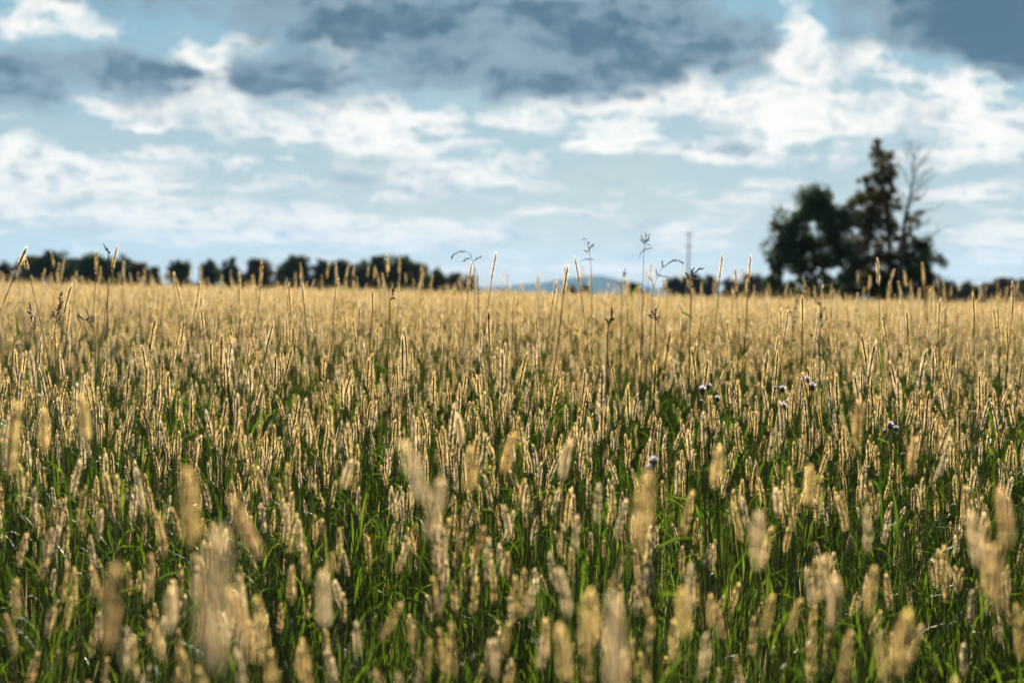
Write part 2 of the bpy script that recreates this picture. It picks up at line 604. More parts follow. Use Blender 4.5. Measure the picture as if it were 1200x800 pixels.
# far tree lines, every tree its own
def proto_tree(rr, h, w, leafm, slim=False):
    root = empty('field_edge_tree')
    mb = MB()
    mb.tube([(0, 0, -.2), (rr.uniform(-.1, .1), 0, h * .3), (rr.uniform(-.3, .3), 0, h * .6), (0, 0, h * .88)], [.26, .2, .13, .03], 7)
    cl = []
    nC = 11 if not slim else 9
    for i in range(nC):
        t = (i + .5) / nC
        z = h * (.08 + .82 * t)
        rad = w * .5 * (math.sin(math.pi * (.24 + .66 * t)) ** .7)
        a = i * 2.4 + rr.uniform(-.4, .4)
        r_ = rad * rr.uniform(.25, .6)
        c = Vector((math.cos(a) * r_, math.sin(a) * r_, z))
        cl.append((c, min(rad * .72, h * .2) * rr.uniform(.6, 1.3)))
        limb(mb, (0, 0, z * .72), c, .07, .02, rr, n=4)
    mb.build('trunk', BARK, root)
    lb = MB()
    leaf_clumps(lb, cl, 120, .42, rr)
    lb.build('crown', leafm, root, smooth=False)
    return root


PT = [proto_tree(random.Random(31), 9, 8, LEAF_DARK), proto_tree(random.Random(32), 9, 7, LEAF_MID), proto_tree(random.Random(33), 9, 5.2, LEAF_DARK, True),
      proto_tree(random.Random(34), 9, 8.4, LEAF_RUST), proto_tree(random.Random(35), 9, 6.2, LEAF_MID), proto_tree(random.Random(36), 9, 9, LEAF_MID)]
# px of the trunk, px of the top, proto, width factor, depth
LINE = [(-25, 312, 1, 1.2, 330), (6, 309, 5, 1.0, 340), (34, 301, 3, 1.1, 335), (60, 297, 0, 1.1, 330), (86, 305, 1, 1.2, 338), (112, 300, 0, 1.1, 326), (138, 303, 5, 1.1, 333),
        (163, 308, 3, 1.05, 337), (181, 314, 1, .8, 345), (212, 307, 0, .85, 330), (245, 304, 4, .95, 334), (270, 303, 2, 1.0, 330), (302, 304, 3, 1.0, 328),
        (330, 308, 2, .8, 345), (348, 302, 1, 1.0, 332), (378, 304, 4, 1.05, 336), (402, 307, 0, .9, 330), (424, 306, 2, 1.0, 341), (445, 299, 4, 1.1, 334), (473, 303, 0, 1.0, 330),
        (494, 312, 1, .9, 340), (512, 317, 5, .9, 334), (534, 320, 3, .9, 338), (551, 323, 0, .7, 345)]
RIGHT = [(668, 336, 0, 1.2, 420), (686, 335, 1, 1.2, 430), (743, 332, 5, 1.3, 410), (795, 326, 0, 1.2, 400), (812, 322, 1, 1.0, 395), (832, 322, 4, 1.0, 405), (858, 328, 5, 1.2, 398),
         (880, 321, 3, 1.0, 392), (900, 328, 0, 1.0, 400), (1112, 331, 1, 1.2, 410), (1134, 332, 5, 1.2, 405), (1156, 333, 0, 1.3, 400), (1176, 326, 3, 1.2, 396), (1197, 329, 1, 1.2, 402), (1222, 328, 0, 1.2, 400)]
# what sets each far tree apart
LLAB = ['tree cut by the left edge of the far tree line', 'leafy tree near the left edge, low beside its neighbours', 'rust tinged tree second from the left edge in the far line',
        'tallest dark tree at the left end of the far tree line', 'green tree between the tallest left tree and the wide black one', 'wide dark tree behind the lone dark bent grass spike',
        'broad green tree just right of the lone dark bent grass spike', 'rust tinged tree at the end of the closed left clump', 'low green tree before the first sky gap in the tree line',
        'round dark tree standing alone between two sky gaps', 'pale loose green tree right of the round lone tree', 'slim upright tree between pale green tree and brown round tree',
        'brown round tree standing clear near the middle of the line', 'small slim tree just right of the brown round tree', 'green tree starting the second closed clump of the line',
        'loose green tree in the middle of the second clump', 'dark tree in second clump left of the slim dark one', 'slim dark tree left of the tall pale topped tree',
        'tall pale topped tree near the right end of the tree line', 'dark dense tree right of the tall pale topped tree', 'green tree where the tree line begins to step down',
        'low wide green tree near the right end of the left tree line', 'low rust tinged tree just left of the drooping grass panicle', 'lowest dark tree at the very end of the left tree line']
RLAB = ['low dark bush under the left foot of the blue hill', 'low green bush below the blue hill summit', 'low wide tree right of the blue hill behind the grass panicles',
        'dark tree left of the mast foot', 'round green tree just behind the mast foot', 'loose green tree right of the mast', 'low wide tree halfway between mast and big tree group',
        'brown round tree left of the big tree group', 'dark tree touching the left side of the big tree group', 'green tree just right of the big tree group',
        'low wide green tree in the far line right of the big group', 'low dark wide tree in the far line near the right edge', 'brown tree standing highest near the right edge',
        'green tree at the right edge of the picture', 'dark tree cut by the right edge']
first = set()


def place_tree(spec, label, group, rr):
    px, ty, k_, wf, D = spec
    top = at(px, ty, D)
    top2 = Vector((top.x, top.y, .10))
    h = max(top.z - .10, 3)
    o = copy_tree(PT[k_]) if k_ in first else PT[k_]
    first.add(k_)
    o.location = top2
    o.rotation_euler = (0, 0, rr.uniform(0, 6.3))
    s = h / 9.0
    o.scale = (s * wf * 1.47, s * wf * 1.47, s * 1.08)
    tag(o, label, 'tree', group)


rr_ = random.Random(77)
for s_, l_ in zip(LINE, LLAB):
    place_tree(s_, l_, 'trees in the far line left of the hill', rr_)
for s_, l_ in zip(RIGHT, RLAB):
    place_tree(s_, l_, 'trees in the far line right of the hill', rr_)

# mast
POLE = plain('weathered_pole', (.05, .045, .04), (.08, .075, .07), 2, .9)
pb = at(806, 342, 380); pb.z = .10
mast = tag(empty('utility_pole', pb), 'thin grey mast rising over the trees left of the big tree group', 'pole')
ph = at(806, 272, 380).z
mb = MB(); mb.tube([(0, 0, -.3), (0, 0, ph * .5), (0, 0, ph)], [.30, .24, .18], 10); mb.build('pole', POLE, mast)
for q in (.96, .78):
    mb = MB()
    mb.tube([(-1.1, 0, ph * q), (1.1, 0, ph * q)], .09, 6)
    arm = mb.build('crossarm', POLE, mast)
    for x in (-.95, -.4, .4, .95):
        mi = MB(); mi.tube([(x, 0, ph * q + .08), (x, 0, ph * q + .2), (x, 0, ph * q + .34)], [.05, .09, .04], 6)
        mi.build('insulator', POLE, arm)


# ------------------------------------------------------------------ foxtail grass
def axis_fn(h, lean, nod, L, ph_):
    """centre line: stem from the ground to h, then the head of length L, bending by nod"""
    def stem(t):
        return Vector((lean * h * t * t * math.cos(ph_), lean * h * t * t * math.sin(ph_), h * t))
    d0 = Vector((2 * lean * math.cos(ph_), 2 * lean * math.sin(ph_), 1)).normalized()
    side = Vector((math.cos(ph_), math.sin(ph_), 0))

    def head(t):
        return stem(1) + d0 * (L * t) + side * (nod * L * t * t) - Vector((0, 0, 1)) * (abs(nod) * .35 * L * t * t)
    return stem, head


def head_core(mb, head, L, rc, rr, seg=8, rings=13, mi=0):
    pts, rad = [], []
    for i in range(rings + 1):
        t = i / rings
        pts.append(head(t))
        prof = min(1, (t / .10) ** .6 if t < .10 else 1, ((1 - t) / .16) ** .6 if t > .84 else 1)
        rad.append(max(rc * prof * rr.uniform(.95, 1.05), rc * .12))
    b0 = len(mb.v)
    mb.tube(pts, rad, seg, mi)
    for i in range(b0, len(mb.v)):        # spikelets: knobbly surface
        c = pts[(i - b0) // seg]
        v = Vector(mb.v[i])
        mb.v[i] = tuple(c + (v - c) * rr.uniform(.95, 1.06))


def head_bristles(mb, head, L, rc, rr, n, bl, bw, mi=0):
    for _ in range(n):
        t = rr.uniform(.01, 1.0)
        p = head(t)
        ax = (head(min(t + .05, 1.05)) - head(t - .05)).normalized()
        a = rr.uniform(0, 2 * math.pi)
        o = ax.orthogonal().normalized()
        rad = Matrix.Rotation(a, 3, ax) @ o
        tan = ax.cross(rad)
        el = R(rr.uniform(34, 62)) if t < .9 else R(rr.uniform(45, 85))
        d = (rad * math.cos(el) + ax * math.sin(el) + tan * rr.uniform(-.25, .25)).normalized()
        prof = .52 + .48 * min(1, 5.5 * t + .15, 2.4 * (1.04 - t))
        b = p + rad * rc * .75 * prof
        l = bl * rr.uniform(.7, 1.25) * prof
        w = (tan * math.cos(rr.uniform(-1, 1)) + d.cross(tan) * rr.uniform(-.6, .6)).normalized() * bw * .5
        mb.face([b - w, b + w, b + d * l * .55 + w * .7, b + d * l, b + d * l * .55 - w * .7], mi)


def blade(mb, p, ang, L, w, rr, mi=0, up=1.0, droop=.5, n=6):
    """grass blade starting at p, growing up and bending over towards ang"""
    d = Vector((math.cos(ang), math.sin(ang), 0))
    pts, ws = [], []
    for i in range(n + 1):
        t = i / n
        out = .16 * t + droop * .55 * t * t
        hgt = up * t - droop * .42 * t ** 2.6
        pts.append(Vector(p) + d * L * out + Vector((0, 0, L * hgt)))
        ws.append(w * (min(1, .55 + t * 2)) * (1 - t ** 2.2) + .0003)
    tw = rr.uniform(-.7, .7)
    mb.ribbon(pts, ws, Matrix.Rotation(tw, 3, Vector((0, 0, 1))) @ (d * -1), mi, .25)


def foxtail_thing(h, L, lean, nod, ph_, colour, rr, nb=280, bl=.0090, bw=.0005, rc=.0025, leaves=2):
    root = empty('foxtail')
    stem, head = axis_fn(h, lean, nod, L, ph_)
    mb = MB(); mb.tube([stem(i / 7) for i in range(8)] + [head(.04)], [.0016] * 4 + [.0012] * 3 + [.0009] * 2, 6)
    mb.build('stem', STEM, root)
    for k_ in range(leaves):
        mb = MB(); z = rr.uniform(.15, .6)
        blade(mb, stem(z), rr.uniform(0, 6.3), rr.uniform(.14, .26), rr.uniform(.005, .008), rr, 0, .8, rr.uniform(.3, .9))
        mb.build('leaf', BLADE, root)
    mb = MB(); head_core(mb, head, L, rc, rr)
    sh = mb.build('seed_head', CORE, root)
    mb = MB(); head_bristles(mb, head, L, rc, rr, nb, bl, bw)
    mb.build('bristles', BRISTLE[colour], sh)
    root['hz'] = float(h)
    return root, head(.5)


def foxtail_mesh(h, L, lean, nod, ph_, colour, rr, nb, bl, bw, rc, seg, leaves, rings):
    stem, head = axis_fn(h, lean, nod, L, ph_)
    mb = MB()
    mb.tube([stem(i / 4) for i in range(5)] + [head(.04)], [.0016, .0015, .0014, .0012, .001, .001], 4, 0, False)
    for k_ in range(leaves):
        blade(mb, stem(rr.uniform(.15, .62)), rr.uniform(0, 6.3), rr.uniform(.14, .26), rr.uniform(.005, .008), rr, 1, .8, rr.uniform(.3, .9), 4)
    head_core(mb, head, L, rc, rr, seg, rings, 2)
    head_bristles(mb, head, L, rc, rr, nb, bl, bw, 3)
    return mb.mesh('foxtail', [STEM, BLADE, CORE, BRISTLE[colour]]), h + L * .5


def hidden_collection(name, meshes):
    c = bpy.data.collections.new(name)
    for i, me in enumerate(meshes):
        o = bpy.data.objects.new('%s_%03d' % (name, i), me)
        c.objects.link(o)
    return c


def scatter(name, pts, rots, scales, idx, coll, label):
    me = bpy.data.meshes.new(name)
    me.from_pydata([tuple(p) for p in pts], [], [])
    a = me.attributes.new('rot', 'FLOAT_VECTOR', 'POINT'); a.data.foreach_set('vector', np.asarray(rots, dtype=np.float32).ravel())
    a = me.attributes.new('size', 'FLOAT_VECTOR', 'POINT'); a.data.foreach_set('vector', np.asarray(scales, dtype=np.float32).ravel())
    a = me.attributes.new('pick', 'INT', 'POINT'); a.data.foreach_set('value', np.asarray(idx, dtype=np.int32))
    o = bpy.data.objects.new(name, me)
    COL.objects.link(o)
    ng = bpy.data.node_groups.new(name + '_scatter', 'GeometryNodeTree')
    ng.interface.new_socket('Geometry', in_out='INPUT', socket_type='NodeSocketGeometry')
    ng.interface.new_socket('Geometry', in_out='OUTPUT', socket_type='NodeSocketGeometry')
    N = ng.nodes
    gi, go = N.new('NodeGroupInput'), N.new('NodeGroupOutput')
    ci = N.new('GeometryNodeCollectionInfo')
    ci.inputs['Collection'].default_value = coll
    ci.inputs['Separate Children'].default_value = True
    ci.inputs['Reset Children'].default_value = True
    ip = N.new('GeometryNodeInstanceOnPoints')
    ip.inputs['Pick Instance'].default_value = True

    def attr(nm, ty):
        q = N.new('GeometryNodeInputNamedAttribute'); q.data_type = ty
        q.inputs['Name'].default_value = nm
        return q.outputs['Attribute']
    L_ = ng.links
    L_.new(gi.outputs[0], ip.inputs['Points'])
    L_.new(ci.outputs[0], ip.inputs['Instance'])
    L_.new(attr('pick', 'INT'), ip.inputs['Instance Index'])
    L_.new(attr('rot', 'FLOAT_VECTOR'), ip.inputs['Rotation'])
    L_.new(attr('size', 'FLOAT_VECTOR'), ip.inputs['Scale'])
    L_.new(ip.outputs[0], go.inputs[0])
    md = o.modifiers.new('scatter', 'NODES')
    md.node_group = ng
    tag(o, label, None, None, 'stuff')
    return o


def vnoise(x, y, s, seed):
    """smooth value noise 0..1"""
    g = np.random.default_rng(seed).random((256, 256))
    x, y = np.asarray(x) / s + 900, np.asarray(y) / s + 900
    xi, yi = np.floor(x).astype(int), np.floor(y).astype(int)
    fx, fy = x - xi, y - yi
    fx, fy = fx * fx * (3 - 2 * fx), fy * fy * (3 - 2 * fy)
    q = lambda a, b: g[a % 256, b % 256]
    return (q(xi, yi) * (1 - fx) + q(xi + 1, yi) * fx) * (1 - fy) + (q(xi, yi + 1) * (1 - fx) + q(xi + 1, yi + 1) * fx) * fy


def wedge(d0, d1, dens, half=.50, off=.9):
    """random points in front of the camera between two distances, dens per square metre"""
    area_w = (d1 - d0) * (2 * off + half * (d0 + d1))
    n = int(area_w * dens)
    wmax = off + half * d1
    y = nr.uniform(d0, d1, n * 3)
    x = nr.uniform(-wmax, wmax, n * 3)
    ok = np.abs(x) < off + half * y
    return x[ok][:n], y[ok][:n]


# hand placed heads that stand out: px, top, bottom of the head, depth, lean (x), colour, label
HERO = [
    (246, 622, 790, .84, -.03, 1, 'largest pale blurred foxtail head low at the left, nearest the viewer'),
    (130, 664, 760, 1.22, .10, 2, 'broad reddish brown blurred foxtail head left of the largest pale head'),
    (226, 548, 640, 1.40, .03, 0, 'tall blurred golden foxtail head above the largest pale head'),
    (292, 582, 655, 1.55, -.28, 2, 'blurred brownish foxtail head tilted left, right of tall golden head'),
    (490, 518, 592, 1.45, -.22, 1, 'blurred tan foxtail head tilted left, upper of the central pair'),
    (507, 562, 632, 1.50, .10, 1, 'blurred tan foxtail head, lower of the central pair'),
    (752, 553, 645, 1.35, .06, 0, 'tall blurred greenish gold foxtail head right of the centre'),
    (722, 698, 805, 1.15, .05, 1, 'big blurred pale foxtail head at the bottom edge right of the centre'),
    (694, 690, 758, 1.62, .12, 0, 'blurred golden foxtail head just left of the big pale bottom head'),
    (887, 600, 668, 1.60, -.06, 1, 'blurred straw coloured foxtail head alone in the right lower middle'),
    (1145, 600, 664, 1.65, -.03, 1, 'blurred pale foxtail head near the right edge beside a russet one'),
    (1179, 572, 642, 1.55, -.02, 2, 'dark russet blurred foxtail head at the right edge'),
    (1168, 640, 716, 1.50, -.08, 2, 'blurred russet foxtail head below the dark one at right edge'),
    (1054, 715, 792, 1.42, .02, 0, 'blurred golden foxtail head at the lower right near the bottom edge'),
    (979, 676, 738, 1.65, .12, 1, 'blurred pale foxtail head tilted right, left of lower right golden head'),
    (661, 516, 562, 2.15, .08, 1, 'soft pale foxtail head standing alone above the centre of foreground'),
    (540, 485, 522, 2.60, -.05, 1, 'small soft tan foxtail head highest above the central pair'),
    (551, 524, 578, 1.95, -.10, 0, 'soft greenish foxtail head right of the central pair'),
    (595, 508, 556, 2.10, .20, 0, 'soft golden foxtail head tilted right, between greenish and pale heads'),
    (101, 462, 522, 2.00, .02, 0, 'tall soft brownish gold foxtail head at the upper left of foreground'),
    (52, 480, 530, 2.15, .01, 0, 'soft golden foxtail head left of the tall brownish gold one'),
    (12, 470, 555, 1.75, .02, 0, 'soft golden foxtail head at the left edge'),
    (840, 524, 572, 2.05, .10, 0, 'soft golden foxtail head below the left clump of lilac flowers, tilted right'),
    (950, 546, 596, 1.95, .18, 0, 'soft golden foxtail head tilted right, right of the straw coloured one'),
    (405, 538, 574, 2.50, .15, 1, 'small soft pale foxtail head left of the central pair'),
    (912, 572, 604, 2.6, .0, 1, 'short soft pale foxtail head beside the straw coloured one'),
    (1005, 470, 520, 2.3, .05, 2, 'soft russet foxtail head standing high at the right'),
    (1068, 512, 556, 2.3, .02, 2, 'soft russet foxtail head high at right above the pale pair'),
    (285, 690, 770, 1.35, -.12, 2, 'blurred brownish foxtail head at lower left, right of the largest'),
    (380, 672, 735, 1.60, .0, 1, 'blurred straw coloured foxtail head low between largest and centre'),
    (660, 735, 800, 1.50, -.1, 0, 'blurred golden foxtail head at the bottom edge left of big pale one'),
    (800, 690, 750, 1.60, -.1, 0, 'blurred golden foxtail head low, right of the big pale bottom head'),
    (200, 690, 740, 1.75, .1, 1, 'blurred pale foxtail head between the reddish and the largest heads'),
    (26, 290, 314, 3.6, .45, 1, 'crossing pale foxtail head tilted right over the far left trees'),
    (31, 303, 316, 4.4, -.25, 2, 'small foxtail head crossing the tilted one over far left trees'),
]
GROUP = 'foxtail grasses standing in the near field'
marks = []           # image positions of the heads with labels of their own


def hero(px, ty, by, d, lean, colour, label, i):
    rr = random.Random(100 + i)
    b, t = at(px - lean * (by - ty) * .5, by, d), at(px + lean * (by - ty) * .5, ty, d)
    L = (t - b).length
    dirv = (t - b).normalized()
    g0 = float(gz(b.y))
    h = b.z - g0
    ln = dirv.x / max(dirv.z, .2) / 2
    nod = rr.uniform(-.12, .12)
    fat = min(1.25, max(.9, L / .075))
    root, c = foxtail_thing(h, L, abs(ln), nod, 0 if ln >= 0 else math.pi, colour, rr, int((460 if d < 3 else 200) * fat), .0095, .0007, .0033 * fat)
    root.location = (b.x - ln * h, b.y, g0)
    root['label'] = label
    tag(root, label, 'foxtail', GROUP)
    marks.append((px, (ty + by) / 2))


for i, hrow in enumerate(HERO):
    hero(*hrow, i)

# prototypes of the ordinary near plants (three colours, four habits)
PROTO = []
HAB = [(.49, .066, .03, .04), (.54, .074, .06, -.07), (.58, .082, .02, .12), (.63, .068, .08, .03)]
for k_, (h, L, lean, nod) in enumerate(HAB):
    for c in range(3):
        PROTO.append((h, L, lean, nod, c, k_))
proto_obj = [None] * len(PROTO)

x, y = wedge(.75, 14, 340)
keep = nr.random(len(x)) < np.interp(y, [1.6, 2.8, 3.4, 8, 14], [.55, .62, .80, .9, .6]) * (.30 + .95 * vnoise(x, y, .7, 5) * (.4 + 1.1 * vnoise(x, y, 2.6, 6)))
x, y = x[keep], y[keep]
n = len(x)
hz = np.clip(nr.normal(.97, .21, n), .52, 1.45)
tall = (nr.random(n) < .065) & (y > 5.2)
hz[tall] = 1.25 + .50 * nr.random(tall.sum()) ** 1.25
lowz = y < 3.0                                    # the growth is short where the viewer stands
hz[lowz] = np.minimum(hz[lowz], nr.uniform(.76, 1.08, lowz.sum()) + .10 * np.clip(y[lowz] - 2.0, 0, 1))
hz *= np.clip(.72 + .28 * (y - .7) / 1.2, .72, 1.0)
yaw = nr.uniform(0, 2 * math.pi, n)
tx, ty = nr.normal(0, .09, n), nr.normal(.03, .13, n)
pk = nr.integers(0, 12, n)
colr = nr.random(n)
pk = (pk // 3) * 3 + np.where(colr < .52, 0, np.where(colr < .86, 1, 2))

cand = []
for i in np.where(y < 4.2)[0]:
    h = PROTO[pk[i]][0] * hz[i] + .03 + float(gz(y[i]))
    hp = Vector((x[i] + ty[i] * h, y[i] - tx[i] * h, h))
    q = proj(hp)
    if q and 6 < q[0] < 1194 and 300 < q[1] < 788:
        if any(abs(hp.y - at(*r_[:2], r_[3]).y) < .05 and abs(hp.x - at(*r_[:2], r_[3]).x) < .02 for r_ in HERO):
            continue
        cand.append((q[2], i, q[0], q[1]))
cand.sort()
NEAR_N = 300 - len(HERO)
near = cand[:NEAR_N]
near_ids = set(c[1] for c in near)
SHORT = ['the largest pale head', 'the broad reddish head', 'the tall golden left head', 'the brownish tilted head', 'the upper central head', 'the lower central head',
         'the greenish gold tall head', 'the big pale bottom head', 'the golden head beside big pale one', 'the lone straw head', 'the pale right edge head', 'the dark russet edge head',
         'the lower russet edge head', 'the lower right golden head', 'the pale head tilted right', 'the lone pale upper head', 'the highest central head', 'the soft greenish head',
         'the tilted golden upper head', 'the upper left brownish head', 'the golden upper left head', 'the left edge golden head', 'the golden head near lilac flowers', 'the tilted golden right head',
         'the small pale left head', 'the short pale right head', 'the high russet right head', 'the second high russet head', 'the lower left brownish head', 'the low straw left head',
         'the golden bottom edge head', 'the low golden right head', 'the pale lower left head']
CW = ['golden', 'straw', 'russet']
used = {}


def near_label(px, py, colour, lean, depth, hgt):
    j = min(range(len(SHORT)), key=lambda q: (marks[q][0] - px) ** 2 + (marks[q][1] - py) ** 2)
    dx, dy = px - marks[j][0], py - marks[j][1]
    far = math.hypot(dx, dy)
    if abs(dx) > 2.2 * abs(dy): w = 'right of' if dx > 0 else 'left of'
    elif abs(dy) > 2.2 * abs(dx): w = 'below' if dy > 0 else 'above'
    else: w = ('lower' if dy > 0 else 'upper') + (' right of' if dx > 0 else ' left of')
    near_w = 'close ' if far < 28 else ('' if far < 60 else 'well ')
    ln = 'leaning right' if lean > .10 else ('leaning left' if lean < -.10 else 'upright')
    return '%s %s foxtail %s%s %s' % (ln, CW[colour], near_w, w, SHORT[j])


for d, i, px, py in near:
    k_ = pk[i]
    h, L, lean, nod, c, hab = PROTO[k_]
    if proto_obj[k_] is None:
        o, _ = foxtail_thing(h, L, lean, nod, hab * 1.7, c, random.Random(400 + int(k_)))
        proto_obj[k_] = o
    else:
        o = copy_tree(proto_obj[k_])
    o.location = (x[i], y[i], float(gz(y[i])))
    o.rotation_euler = (tx[i], ty[i], yaw[i])
    hs_ = float(hz[i])
    o.scale = (math.sqrt(hs_),) * 2 + (hs_,)
    # the lean one sees: root tilt plus the bend of the stem turned by the yaw
    see = ty[i] + 2 * lean * math.cos(hab * 1.7 + yaw[i])
    lab = near_label(px, py, c, see, d, h)
    used.setdefault(lab, []).append((o, px, py))
    tag(o, lab, 'foxtail', GROUP)
# labels met twice: say which of them
ORD = ['leftmost', 'second from left', 'third from left', 'fourth from left', 'fifth from left', 'sixth from left']
for lab, lst in used.items():
    if len(lst) == 2:
        lst.sort(key=lambda q: q[2])
        lst[0][0]['label'] = 'farther ' + lab
        lst[1][0]['label'] = 'nearer ' + lab
    elif len(lst) > 2:
        lst.sort(key=lambda q: q[1])
        for q, w in zip(lst, ORD):
            q[0]['label'] = w + ' ' + lab.replace('well ', '')

# every other foxtail of the field is one mass
meshes = []
rr_ = random.Random(55)
for k_, (h, L, lean, nod, c, hab) in enumerate(PROTO):
    meshes.append(foxtail_mesh(h, L, lean, nod, hab * 1.7, c, rr_, 250, .0090, .00048, .0023, 7, 2, 11)[0])
NP = len(meshes)
for k_, (h, L, lean, nod, c, hab) in enumerate(PROTO):
    meshes.append(foxtail_mesh(h, L * 1.05, lean, nod, hab * 1.7, c, rr_, 130, .0098, .0013, .0024, 5, 1, 6)[0])
coll = hidden_collection('foxtail', meshes)
ids = np.array([i for i in range(n) if i not in near_ids])
# drop ordinary plants whose head would sit in the lens
FX = [x[ids]]; FY = [y[ids]]; FH = [hz[ids]]; FP = [pk[ids]]
for d0, d1, dens in ((14, 30, 100), (30, 60, 28), (60, 130, 8)):
    a, b = wedge(d0, d1, dens)
    kp = nr.random(len(a)) < .55 + .6 * vnoise(a, b, 1.4, 9)
    a, b = a[kp], b[kp]
    FX.append(a); FY.append(b)
    FH.append(np.clip(nr.normal(1.04, .20, len(a)), .6, 1.7))
    c_ = nr.random(len(a))
    FP.append(NP + nr.integers(0, 4, len(a)) * 3 + np.where(c_ < .55, 0, np.where(c_ < .9, 1, 2)))
# and the field goes on round and behind the viewer
ang = nr.uniform(0, 2 * math.pi, 1600); rad = np.sqrt(nr.uniform(.8 ** 2, 4.5 ** 2, 1600))
a, b = rad * np.sin(ang), rad * np.cos(ang)
kp = ~((b > .6) & (np.abs(a) < .95 + .5 * b))
a, b = a[kp], b[kp]
FX.append(a); FY.append(b); FH.append(np.clip(nr.normal(.95, .1, len(a)), .6, 1.15)); FP.append(nr.integers(0, 12, len(a)))
FX, FY, FH, FP = map(np.concatenate, (FX, FY, FH, FP))
m = len(FX)
wid = np.sqrt(FH)
far_w = np.clip(1 + (FY - 20) / 60, 1, 2.0)          # the farthest heads stand for clumps
rot = np.stack([nr.normal(0, .09, m), nr.normal(.03, .13, m), nr.uniform(0, 6.283, m)], 1)
rot[:, :2] *= np.where(FH > 1.3, .6, 1.0)[:, None]
scatter('foxtail_grasses', np.stack([FX, FY, gz(FY)], 1), rot, np.stack([wid * far_w, wid * far_w, FH], 1), FP, coll,
        'golden foxtail heads filling the field out to the trees')

# green blades
tm = []
rr_ = random.Random(91)
for k_ in range(10):
    mb = MB()
    nb = 22 if k_ < 6 else 12
    for j in range(nb):
        a, q = rr_.uniform(0, 6.3), rr_.uniform(0, .07)
        dry = rr_.random() < .15
        blade(mb, (math.cos(a) * q, math.sin(a) * q, 0), rr_.uniform(0, 6.3), rr_.uniform(.24, .44), rr_.uniform(.0028, .0062), rr_, 1 if dry else 0,
              rr_.uniform(.9, 1.0), rr_.uniform(.0, .12) if rr_.random() < .75 else rr_.uniform(.2, .7), 6 if k_ < 6 else 4)
    tm.append(mb.mesh('grass_tuft', [BLADE, DRY]))
gcoll = hidden_collection('grass_tuft', tm)
GX, GY, GP = [], [], []
for d0, d1, dens, lo, hi_ in ((.55, 9, 95, 0, 6), (9, 22, 40, 6, 10), (22, 60, 12, 6, 10), (60, 130, 4, 6, 10)):
    a, b = wedge(d0, d1, dens)
    kp = nr.random(len(a)) < .35 + .8 * vnoise(a, b, .5, 21)
    a, b = a[kp], b[kp]
    GX.append(a); GY.append(b); GP.append(nr.integers(lo, hi_, len(a)))
ang = nr.uniform(0, 2 * math.pi, 2500); rad = np.sqrt(nr.uniform(.45 ** 2, 4.5 ** 2, 2500))
a, b = rad * np.sin(ang), rad * np.cos(ang)
kp = ~((b > .5) & (np.abs(a) < .95 + .5 * b))
GX.append(a[kp]); GY.append(b[kp]); GP.append(nr.integers(0, 6, kp.sum()))
GX, GY, GP = map(np.concatenate, (GX, GY, GP))
m = len(GX)
gs = nr.uniform(.42, .80, m) * np.clip(.62 + .38 * (GY - .4) / 1.0, .62, 1)
rot = np.stack([nr.normal(0, .06, m), nr.normal(.02, .06, m), nr.uniform(0, 6.283, m)], 1)
scatter('grass', np.stack([GX, GY, gz(GY)], 1), rot, np.stack([gs, gs, gs], 1), GP, gcoll, 'green grass blades growing between the foxtail stems')

# ------------------------------------------------------------------ tall panicle grasses against the sky
SPIK = leaf_mat('dark_spikelet', (.035, .03, .02), (.07, .055, .035), .15, .6, .2)
PSTEM = leaf_mat('thin_stem', (.10, .09, .05), (.16, .14, .08), .2, .6, .2)


def panicle(label, d, stem_px, spikes, leaves=(), thick=1.25, seed=0):
    """stem_px: from the lowest seen point to the top; spikes: lists of px points along which spikelets sit"""
    rr = random.Random(600 + seed)
    w = [at(a, b, d) for a, b in stem_px]
    base = Vector((w[0].x + (w[0].x - w[-1].x) * .3, w[0].y, float(gz(w[0].y))))
    root = tag(empty('panicle_stalk', base), label, 'tall grass', 'tall panicle grasses rising over the field')
    mb = MB()
    pts = [Vector((0, 0, 0)), (w[0] - base) * .5 + Vector((0, 0, 0))] + [p - base for p in w]
    mb.tube(pts, [.0016, .0015] + [.0013 - .0006 * i / len(w) for i in range(len(w))], 6)
    mb.build('stem', PSTEM, root)
    ob = MB()
    for sp in spikes:
        p = [at(a, b, d + rr.uniform(-.02, .02)) - base for a, b in sp]
        near_s = min(pts[1:], key=lambda q: (q - p[0]).length)
        ob.tube([near_s] + p, .0007, 5)
        for i in range(len(p) - 1):
            seg = p[i + 1] - p[i]
            m_ = max(2, int(seg.length / .0045))
            for j in range(m_):
                c = p[i] + seg * ((j + rr.random()) / m_)
                dv = (seg.normalized() + Vector((rr.uniform(-.7, .7), rr.uniform(-.7, .7), rr.uniform(-.6, .6)))).normalized()
                l = rr.uniform(.006, .010) * thick
                ob.tube([c, c + dv * l * .45, c + dv * l], [.0006, .0019 * thick, .0002], 5)
    ob.build('panicle', SPIK, root)
    for lf, wd in leaves:
        mb = MB()
        p = [at(a, b, d) - base for a, b in lf]
        fine = []
        for i in range(len(p) - 1):
            fine += [p[i].lerp(p[i + 1], q / 3) for q in range(3)]
        fine.append(p[-1])
        mb.ribbon(fine, [wd * (1 - (i / (len(fine) - 1)) ** 2) + .0004 for i in range(len(fine))], (0, -1, .3), 0, .3)
        mb.build('leaf', BLADE if wd > .006 else PSTEM, root)
    return root


